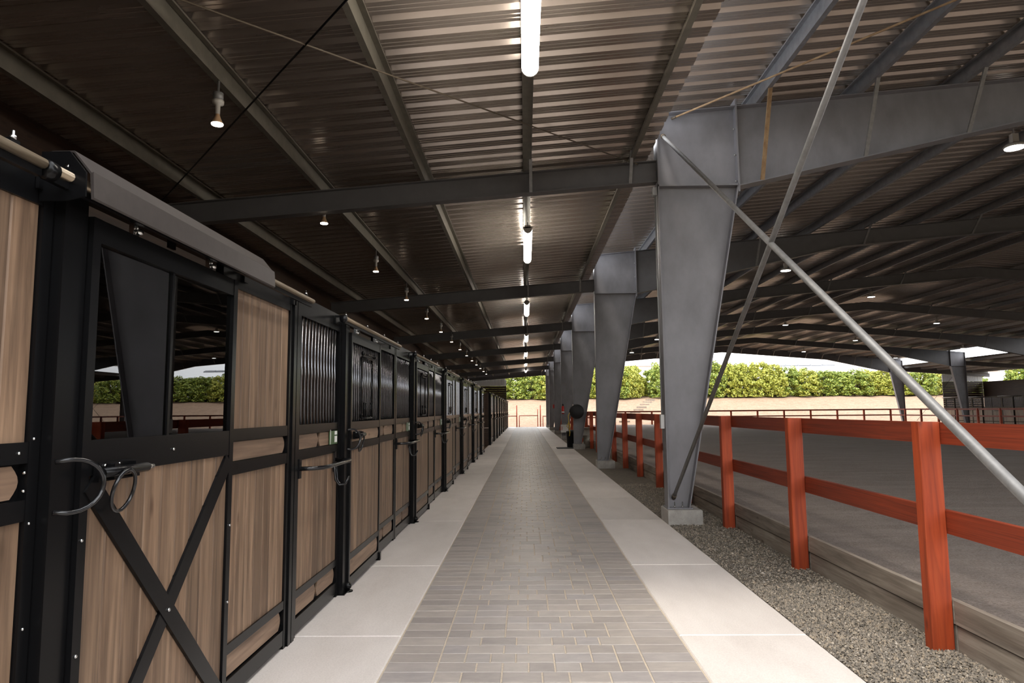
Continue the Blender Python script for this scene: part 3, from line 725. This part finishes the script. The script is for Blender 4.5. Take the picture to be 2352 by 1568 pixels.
# far row
R2 = [32.0 + 3.81*k for k in range(9)]
hd2 = put('header_tube', MB().box(-.055, -.005, 0, 34.0, 2.42, 2.47).mesh('header_tube', 'black'), loc=(SX, 32.0, 0)); tag(hd2, 'black header tube on top of the farther stall row', 'header')
def far_stall(k, base, rz, label):
    t = thing('stall_front', label, 'stall front', base, rz)  # front of one stall: post, door and panel
    cp('fs_post', lambda: MB().box(-.06, .045, 0, .125, 0, 2.42), 'post', 'black', t)
    def df():
        m = MB(); x0, x1 = .02, .06; a, b = .13, 1.41
        for q in (a, b-.045): m.box(x0, x1, q, q+.045, .02, 2.335)
        for (z0, z1) in ((2.25,2.335),(1.435,1.51),(1.25,1.32),(.27,.325),(.04,.115)): m.box(x0+.002, x1-.002, a+.045, b-.045, z0, z1)
        return m
    d = cp('fs_df', df, 'door', 'black', t)
    def dw():
        m = MB()
        for q in range(9): m.bevbox(.028, .05, .176+q*.1315, .174+(q+1)*.1315, .325, 1.25, .004)
        m.box(.03, .045, .175, 1.365, 1.32, 1.435).box(.03, .045, .175, 1.365, .115, .27)
        return m
    cp('fs_dw', dw, 'planking', 'wood', d)
    cp('fs_db', lambda: (lambda m: [m.tube([(.04, .175+q*.085, 1.51), (.04, .175+q*.085, 2.25)], .0095, 5, cap=False) for q in range(1, 14)] and m)(MB()), 'bars', 'black_bar', d)
    def pf():
        m = MB(); a, b = 1.36, 3.80
        for q in (a, 2.56, b-.05): m.box(-.045, 0, q, q+.05, 0, 2.42)
        for (z0, z1) in ((2.32,2.42),(1.44,1.51),(1.25,1.32),(.27,.325),(.03,.13)): m.box(-.042, -.002, a+.05, b-.05, z0, z1)
        return m
    p_ = cp('fs_pf', pf, 'panel', 'black', t)
    def pw():
        m = MB()
        for q in range(18): m.bevbox(-.034, -.014, 1.412+q*.130, 1.408+(q+1)*.130, .325, 1.25, .004)
        m.box(-.034, -.02, 1.41, 3.75, 1.32, 1.44).box(-.034, -.02, 1.41, 3.75, .13, .27)
        return m
    cp('fs_pw', pw, 'planking', 'wood', p_)
    cp('fs_pb', lambda: (lambda m: [m.tube([(-.02, 1.41+q*.083, 1.51), (-.02, 1.41+q*.083, 2.32)], .0095, 5, cap=False) for q in range(1, 28)] and m)(MB()), 'bars', 'black_bar', p_)
    cp('fs_bb', lambda: MB().tube([(0,2.7,1.19),(.15,2.8,1.19),(.16,3.5,1.19),(0,3.6,1.19)], .018, 6), 'blanket_bar', 'black_gloss', t)
    cp('fs_tr', lambda: MB().tube([(.10,-.3,2.40),(.10,2.2,2.40)], .034, 8), 'track', 'hood', t)
    cp('fs_lt', lambda: MB().box(.06, .11, .16, .42, 1.35, 1.42).box(.06, .09, .2, .3, 1.24, 1.35), 'latch', 'black_gloss', t)
    return t
for k, y0 in enumerate(R2): far_stall(k, (SX, y0, 0), 0, f'stall front in the farther row, {ORD[k]} beyond the dark gap')
for k in range(4): far_stall(k, (mx(SX), 65.6 - 3.81*k, 0), PI, f'stall front across the arena, {ORD[k]} from the far end wall')

# ------------------------------------------------------------------ fences
near = thing('arena_fence', 'red stained three-board timber fence along the walkway side of the arena', 'fence', (2.75, 4.74, 0))
near['label'] = 'red stained timber fence with two rails beside the gravel strip'
py = [2.35, 4.74, 7.07, 9.48] + [9.48 + 2.40*k for k in range(1, 23)]
for yy in py:
    cp('fpost', lambda: MB().bevbox(-.072, .072, 0, .09, -.1, 1.495, .006, 'y'), 'post', 'red', near, (0, yy-4.74, 0))
for a, b in zip(py[:-1], py[1:]):
    for z0, z1 in ((1.345, 1.492), (.75, .905)):
        cp(('frail', round(b-a,2)), lambda: MB().box(-.02, .02, .003, b-a-.003, 0, 1), 'rail', 'red_y', near, (.093, a+.045-4.74, z0)).scale = (1, 1, z1-z0)
kb = thing('retaining_boards', 'weathered grey boards holding back the sand under the red fence', 'boards', (2.83, 4.74, 0))
for a, b in zip(py[:-1], py[1:]):
    for z0, z1 in ((-.1, .155), (.165, .318)):
        part(MB().bevbox(-.04, (.002 if z0 > 0 else -.008), a+.003, b-.003, z0, z1, .004), 'board', 'board', kb).data.transform(Matrix.Diagonal((-1, 1, 1, 1)) @ Matrix.Translation((0, -4.74, 0)))
def far_fence(label, pts, horiz):
    t = thing('arena_fence', label, 'fence', (pts[0][0], pts[0][1], .15))
    for (x, yy) in pts: cp('ffpost', lambda: MB().box(-.07, .07, -.06, .06, 0, 1.29), 'post', 'red', t, (x-pts[0][0], yy-pts[0][1], 0))
    for (a, b) in zip(pts[:-1], pts[1:]):
        for z0, z1 in ((1.16, 1.29), (.66, .77)):
            if horiz: part(MB().box(a[0]-pts[0][0], b[0]-pts[0][0], -.02, .02, z0, z1), 'rail', 'red_x', t)
            else: part(MB().box(-.02, .02, b[1]-pts[0][1], a[1]-pts[0][1], z0, z1), 'rail', 'red_y', t)
far_fence('dark red fence closing the far end of the arena', [(33.7 - 2.44*k, 64.0) for k in range(13)][::-1], True)
far_fence('dark red fence along the far side of the arena', [(33.7, 64.0 - 2.44*k) for k in range(9)], False)
pg = thing('pipe_fence', 'rusty red pipe fence with tall posts beyond the bright aisle end', 'fence', (.3, 68.3, -.05))
for x, zt in ((-1.15, 2.15), (1.2, 2.15)): part(MB().tube([(x,0,0),(x,0,zt)], .055, 8), 'post', 'red', pg)
for x, zt in ((-.90, 1.12), (.93, 1.75), (1.45, 1.05)): part(MB().tube([(x,0,0),(x,0,zt)], .04, 8), 'post', 'red', pg)
part(MB().tube([(-.90,0,1.12),(.93,0,1.12)], .04, 8), 'rail', 'red_x', pg); part(MB().tube([(1.45,0,1.05),(6.0,0,1.05)], .04, 8), 'rail', 'red_x', pg)
part(MB().tube([(-6,0,1.08),(-1.15,0,1.08)], .04, 8), 'rail', 'red_x', pg)
for x in (6.0, -6.0): part(MB().tube([(x,0,0),(x,0,1.08)], .04, 8), 'post', 'red', pg)

# ------------------------------------------------------------------ lamps
fl_y = [6.41, 14.95, 23.6, 32.6, 41.5, 50.4, 59.0]
for k, ye in enumerate(fl_y):
    t = thing('tube_light', f'bright tube light strip under the aisle roof, {ORD[k]} from the camera', 'light', (.085, ye, 4.85))
    for q in range(2):
        a = -2.62 + q*1.31
        pr = [(.082*math.cos(PI + PI*u/8), .095 + .095*math.sin(PI + PI*u/8)) for u in range(9)]
        part(MB().prism(pr, 'y', a+.02, a+1.29), 'diffuser', 'tube_light', t)
        part(MB().prism([(x*1.04, z-.002) for x, z in pr] + [(.085,.12),(-.085,.12)], 'y', a, a+.02), 'end_cap', 'housing', t)
        part(MB().prism([(x*1.04, z-.002) for x, z in pr] + [(.085,.12),(-.085,.12)], 'y', a+1.29, a+1.31), 'end_cap', 'housing', t)
    part(MB().box(-.06, .06, -2.62, 0, .095, .15), 'housing', 'housing', t)
    for yy in (-2.2, -.4): part(MB().tube([(0,yy,.15),(0,yy,.32)], .008, 6), 'hanger', 'galv', t)
for k in range(14):
    yy = 6.49 + 3.63*k
    t = thing('bulb_lamp', f'small warm spot bulb on the purlin above the stalls, {ORD[k]} from the camera', 'lamp', (-3.035, yy, 4.455))
    part(MB().lathe((0,0,0), [(.055,.0),(.058,.012)], 14), 'bulb_face', 'bulb_light', t)
    part(MB().lathe((0,0,0), [(.058,.012),(.05,.03),(.026,.085),(.02,.11)], 14), 'bulb', 'bulb_body', t)
    part(MB().lathe((0,0,0), [(.022,.11),(.024,.20),(.055,.215),(.058,.25)], 12), 'socket', 'housing', t)
    part(MB().lathe((0,0,0), [(.05,.25),(.05,.33),(.012,.33),(.012,.46)], 12), 'junction_box', 'galv', t)
HB = [(8.7,11.83),(8.7,22.5),(8.6,33.6),(8.7,44.7),(8.6,54.8),(16.4,32.2),(16.4,42.9),(16.7,54.9),(24.6,40.9),(24.7,60.7),(24.6,51.0),(32.6,60.5),(32.6,51.2)]
cols_ = {8:'nearest row', 16:'second row', 24:'third row', 32:'farthest row'}
cnt_ = {}
for (x, yy) in HB:
    key = int(x); cnt_[key] = cnt_.get(key, 0) + 1
    z = (5.4 + .083*x) if x < RIDGE else (5.4 + .083*mx(x))
    t = thing('high_bay_light', f'round high bay arena light, {ORD[cnt_[key]-1]} from the camera in the {cols_[key]}', 'light', (x, yy, z))
    part(MB().lathe((0,0,0), [(.155,0),(.16,.02)], 20), 'lens', 'bay_light', t)
    part(MB().lathe((0,0,0), [(.17,.01),(.175,.035),(.14,.075),(.06,.085)], 20), 'heat_sink', 'housing', t)
    part(MB().box(-.055, .055, -.045, .045, .085, .26), 'driver_box', 'housing', t)
    part(MB().tube([(0,0,.26),(0,0,.62)], .012, 6).box(-.06, .06, -.02, .02, .36, .39), 'hook', 'galv', t)

# ------------------------------------------------------------------ things on the columns
t = thing('switch_box', 'small white switch box with conduit on the nearest column', 'switch box', (1.985, FY[0], 1.42))
part(MB().box(-.035, .012, -.05, .05, -.10, .10), 'box', 'white_plastic', t); part(MB().tube([(-.012,0,.10),(-.012,0,3.35)], .011, 8), 'conduit', 'conduit', t)
part(MB().box(-.045, .012, -.04, .04, 3.35, 3.47), 'junction_box', 'conduit', t)
hr = thing('hose_reel', 'black round hose reel hanging on the third walkway column', 'hose reel', (2.12, FY[2]-.215, 1.53))
part(MB().lathe((0,0,0), [(.05,-.16),(.27,-.16),(.30,-.12),(.26,-.10),(.26,.02),(.30,.04),(.27,.08),(.05,.08)], 22, 'y'), 'drum', 'dark_rubber', hr)
part(MB().tube([(-.25*math.cos(a)-.0, -.06, .27*math.sin(a)) for a in [PI*.05*k for k in range(10, 20)]], .016, 6), 'hose_wrap', 'yellow', hr)
part(MB().tube([(-.26,-.1,.0),(-.36,-.1,-.18),(-.33,-.1,-.42),(-.42,-.1,-.60),(-.33,-.1,-.72),(-.27,-.1,-.58),(-.34,-.1,-.40),(-.30,-.1,-.85),(-.32,-.1,-1.0)], .018, 6), 'hose_loop', 'yellow', hr)
bx = thing('storage_box', 'white metal box with handle on the fourth walkway column', 'box', (2.14, FY[3]-.23, .38))
part(MB().box(-.20, .20, -.10, .10, 0, .42), 'body', 'white_plastic', bx); part(MB().tube([(-.09,0,.42),(-.07,0,.47),(.07,0,.47),(.09,0,.42)], .012, 6), 'handle', 'conduit', bx)
part(MB().box(-.16, -.13, -.103, -.10, .12, .32), 'stripe', 'red_paint', bx)
fe = thing('fire_extinguisher', 'red fire extinguisher on the fourth walkway column', 'extinguisher', (2.07, FY[3]-.22, 1.38))
part(MB().lathe((0,0,0), [(.05,0),(.075,.03),(.075,.36),(.05,.42),(.03,.44)], 14), 'cylinder', 'red_paint', fe); part(MB().lathe((0,0,.44), [(.03,0),(.03,.08),(.05,.08),(.02,.12)], 10), 'valve', 'dark_rubber', fe)
part(MB().lathe((0,0,.06), [(.077,0),(.077,.08)], 14), 'label_band', 'white_plastic', fe)
fe2 = thing('alarm_box', 'small red alarm box on the fifth walkway column', 'alarm box', (2.0, FY[4]-.13, 1.72))
part(MB().box(-.11, -.0, -.06, .06, 0, .26), 'box', 'red_paint', fe2); part(MB().lathe((-.055,-.06,.13), [(.03,-.02),(.03,0)], 10, 'y'), 'bell', 'red_paint', fe2)
bn = thing('waste_bin', 'black bin standing beside the third walkway column', 'bin', (1.98, FY[2]+.75, 0))
part(MB().lathe((0,0,0), [(.19,0),(.22,.05),(.24,.62),(.25,.62),(.25,.66)], 18), 'barrel', 'dark_rubber', bn); part(MB().lathe((0,0,.66), [(.255,0),(.25,.04),(.08,.09)], 18), 'lid', 'dark_rubber', bn)
ps = thing('stone_pedestal', 'carved pale stone pedestal behind the third column', 'pedestal', (2.62, FY[2]+1.2, 0))
part(MB().lathe((0,0,0), [(.26,0),(.26,.08),(.2,.12),(.13,.28),(.12,.36),(.18,.46),(.22,.5)], 14), 'baluster', 'stone', ps); part(MB().slab(-.28, .28, -.28, .28, .50, .84, .02), 'block', 'stone', ps)
mt = put('rubber_mat', MB().slab(-.42, .42, -.45, .45, 0, .025, .008).mesh('rubber_mat', 'dark_rubber'), loc=(1.72, FY[2]+.35, .005)); tag(mt, 'flat dark mat on the concrete beside the third column', 'mat')

# ------------------------------------------------------------------ outdoors: steps, bushes, buildings
st = thing('timber_steps', 'narrow timber steps climbing the tan hillside beyond the arena', 'steps', (10.2, 71, .1))
for k in range(9):
    yy = 71 + k*1.55; x = 10.2 + k*.62
    part(MB().box(x-10.2-.55, x-10.2+.55, yy-71-.08, yy-71+.08, bank_z(yy)-.1-.15, bank_z(yy)-.1+.16), 'step', 'board', st)
def bush_mesh(seed, mat, rx, ry, h):
    rng = np.random.RandomState(seed); V = []; nC = 190
    cs = []
    for _ in range(nC):
        a = rng.uniform(0, 2*PI); zz = rng.uniform(.0, 1)**1.1
        prof = math.sin(PI*min(1, .30 + zz*.66))**.5
        r = rng.uniform(.35, 1)**.5*prof
        cs.append((rx*r*math.cos(a), ry*r*math.sin(a), h*zz*rng.uniform(.9, 1.06)))
    per = 42; n = nC*per
    cen = np.repeat(np.array(cs), per, 0)
    d = rng.normal(size=(n, 3)); d /= np.linalg.norm(d, axis=1)[:, None]
    rad = rng.uniform(.2, .46, nC).repeat(per)[:, None]*rng.uniform(.5, 1.0, (n, 1))
    cpos = cen + d*rad; cpos[:, 2] = np.maximum(cpos[:, 2], .05)
    nrm = d + rng.normal(size=(n, 3))*.6; nrm /= np.linalg.norm(nrm, axis=1)[:, None]
    u = np.cross(nrm, rng.normal(size=(n, 3))); u /= np.linalg.norm(u, axis=1)[:, None]; w = np.cross(nrm, u)
    L_ = rng.uniform(.08, .16, (n, 1)); W_ = L_*.55
    Q = np.stack([cpos - u*L_, cpos + w*W_, cpos + u*L_, cpos - w*W_], 1).reshape(-1, 3)
    return npmesh('foliage', Q, np.arange(n*4).reshape(n, 4), mat)
BM = [bush_mesh(1, 'leaf', 2.0, 1.7, 4.1), bush_mesh(2, 'leaf2', 1.9, 1.6, 3.9), bush_mesh(3, 'leaf', 2.2, 1.7, 4.4), bush_mesh(4, 'leaf2', 1.9, 1.6, 3.7)]
stem = MB()
for q in range(5): stem.tube([(0,0,-.2),(.25*math.cos(q*1.26),.25*math.sin(q*1.26),1.0),(.7*math.cos(q*1.26),.6*math.sin(q*1.26),2.4)], [.07,.05,.02], 6)
stem_me = stem.mesh('stems', 'bark')
def hgt(x): return float(np.interp(x, [-10, -2, 3, 8, 13, 20, 27, 33, 38, 43, 60], [.9, .85, .82, 1.02, 1.08, 1.02, 1.08, .92, .80, .74, .8]))
bxs = []; x = -9.0
while x < 56:
    if not (14.3 < x < 16.2): bxs.append(x)
    x += 2.0 + random.uniform(-.25, .25)
for k, x in enumerate(bxs):
    zone = 'seen through the aisle end' if x < 5 else ('between the columns, left of the hillside steps' if x < 15 else ('right of the hillside steps' if x < 33 else 'near the far corner of the arena'))
    yy = 86.6 + random.uniform(-.7, .7)
    t = thing('hedge_bush', f'leafy green hedge bush on the hillside, {ORD[k]} from the left', 'bush', (x, yy, bank_z(yy)), random.uniform(0, 6), 'hedge bushes on the hillside')
    sz = hgt(x)*random.uniform(.84, 1.12); t.scale = (1, 1, sz)
    put('foliage', BM[random.randrange(4)], t); put('stems', stem_me, t)
for k in range(14):
    x = -8 + k*4.4 + random.uniform(-.6, .6); yy = 90.0 + random.uniform(-.6, .6)
    t = thing('hedge_bush', f'leafy bush in the second row behind the hillside hedge, {ORD[k]} from the left', 'bush', (x, yy, bank_z(yy)), random.uniform(0, 6), 'bushes behind the hedge')
    t.scale = (1.25, 1.1, .9*hgt(x)); put('foliage', BM[k % 4], t); put('stems', stem_me, t)
for k, (x, yy, sz) in enumerate(((50.5, 70.5, 1.35), (53.6, 71.2, 1.45), (56.6, 71.0, 1.3), (50.0, 62.0, 1.3), (50.4, 66.2, 1.4))):
    t = thing('hedge_bush', f'tall dark bush beyond the low wall of the far aisle, {ORD[k]} of five', 'bush', (x, yy, max(-.05, bank_z(yy)-.1)), random.uniform(0, 6), 'bushes beyond the far aisle')
    t.scale = (1.2, 1.2, sz); put('foliage', BM[k % 4], t); put('stems', stem_me, t)
def building(name, label, x0, x1, y0, y1, z0, ze, zrg, rows_):
    t = thing(name, label, 'building', ((x0+x1)/2, y0, z0)); h = (x1-x0)/2; D = y1-y0
    part(MB().box(-h, h, 0, D, -1, ze-z0), 'wall', 'white_metal', t)
    rf = part(MB().prism([(-.8, ze-z0), (D/2, zrg-z0), (D+.8, ze-z0)], 'x', -h-.6, h+.6), 'roof', 'white_metal', t)
    for (a, b, f0, f1) in rows_:
        n = max(1, int((b-a)*2*h/2.2))
        for k in range(n):
            xa = -h + 2*h*(a + (b-a)*k/n); xb = -h + 2*h*(a + (b-a)*(k+.93)/n)
            ya, yb = D/2*f0, D/2*f1; g = lambda q: ze-z0 + (zrg-ze)*q/(D/2) + .28
            part(MB().add([(xa,ya,g(ya)),(xb,ya,g(ya)),(xb,yb,g(yb)),(xa,yb,g(yb)),(xa,ya,g(ya)-.1),(xb,ya,g(ya)-.1),(xb,yb,g(yb)-.1),(xa,yb,g(yb)-.1)], [(0,1,2,3),(4,7,6,5),(0,4,5,1),(1,5,6,2),(2,6,7,3),(3,7,4,0)]), 'solar_panel', 'solar', rf)
    for k in range(3):
        xx = -h + 2*h*(.2+.3*k)
        part(MB().box(xx, xx+2.5, -.06, .02, ze-z0-2.2, ze-z0-.8), 'window', 'solar', t)
building('white_shed', 'long white metal building above the hedge on the left', -5, 36, 118, 145, 4, 9.0, 13.0, [(.05, .95, .36, .46)])
building('white_shed', 'white metal building above the hedge on the right', 41, 88, 128, 152, 4, 8.0, 12.0, [(.10, .40, .35, .43)])
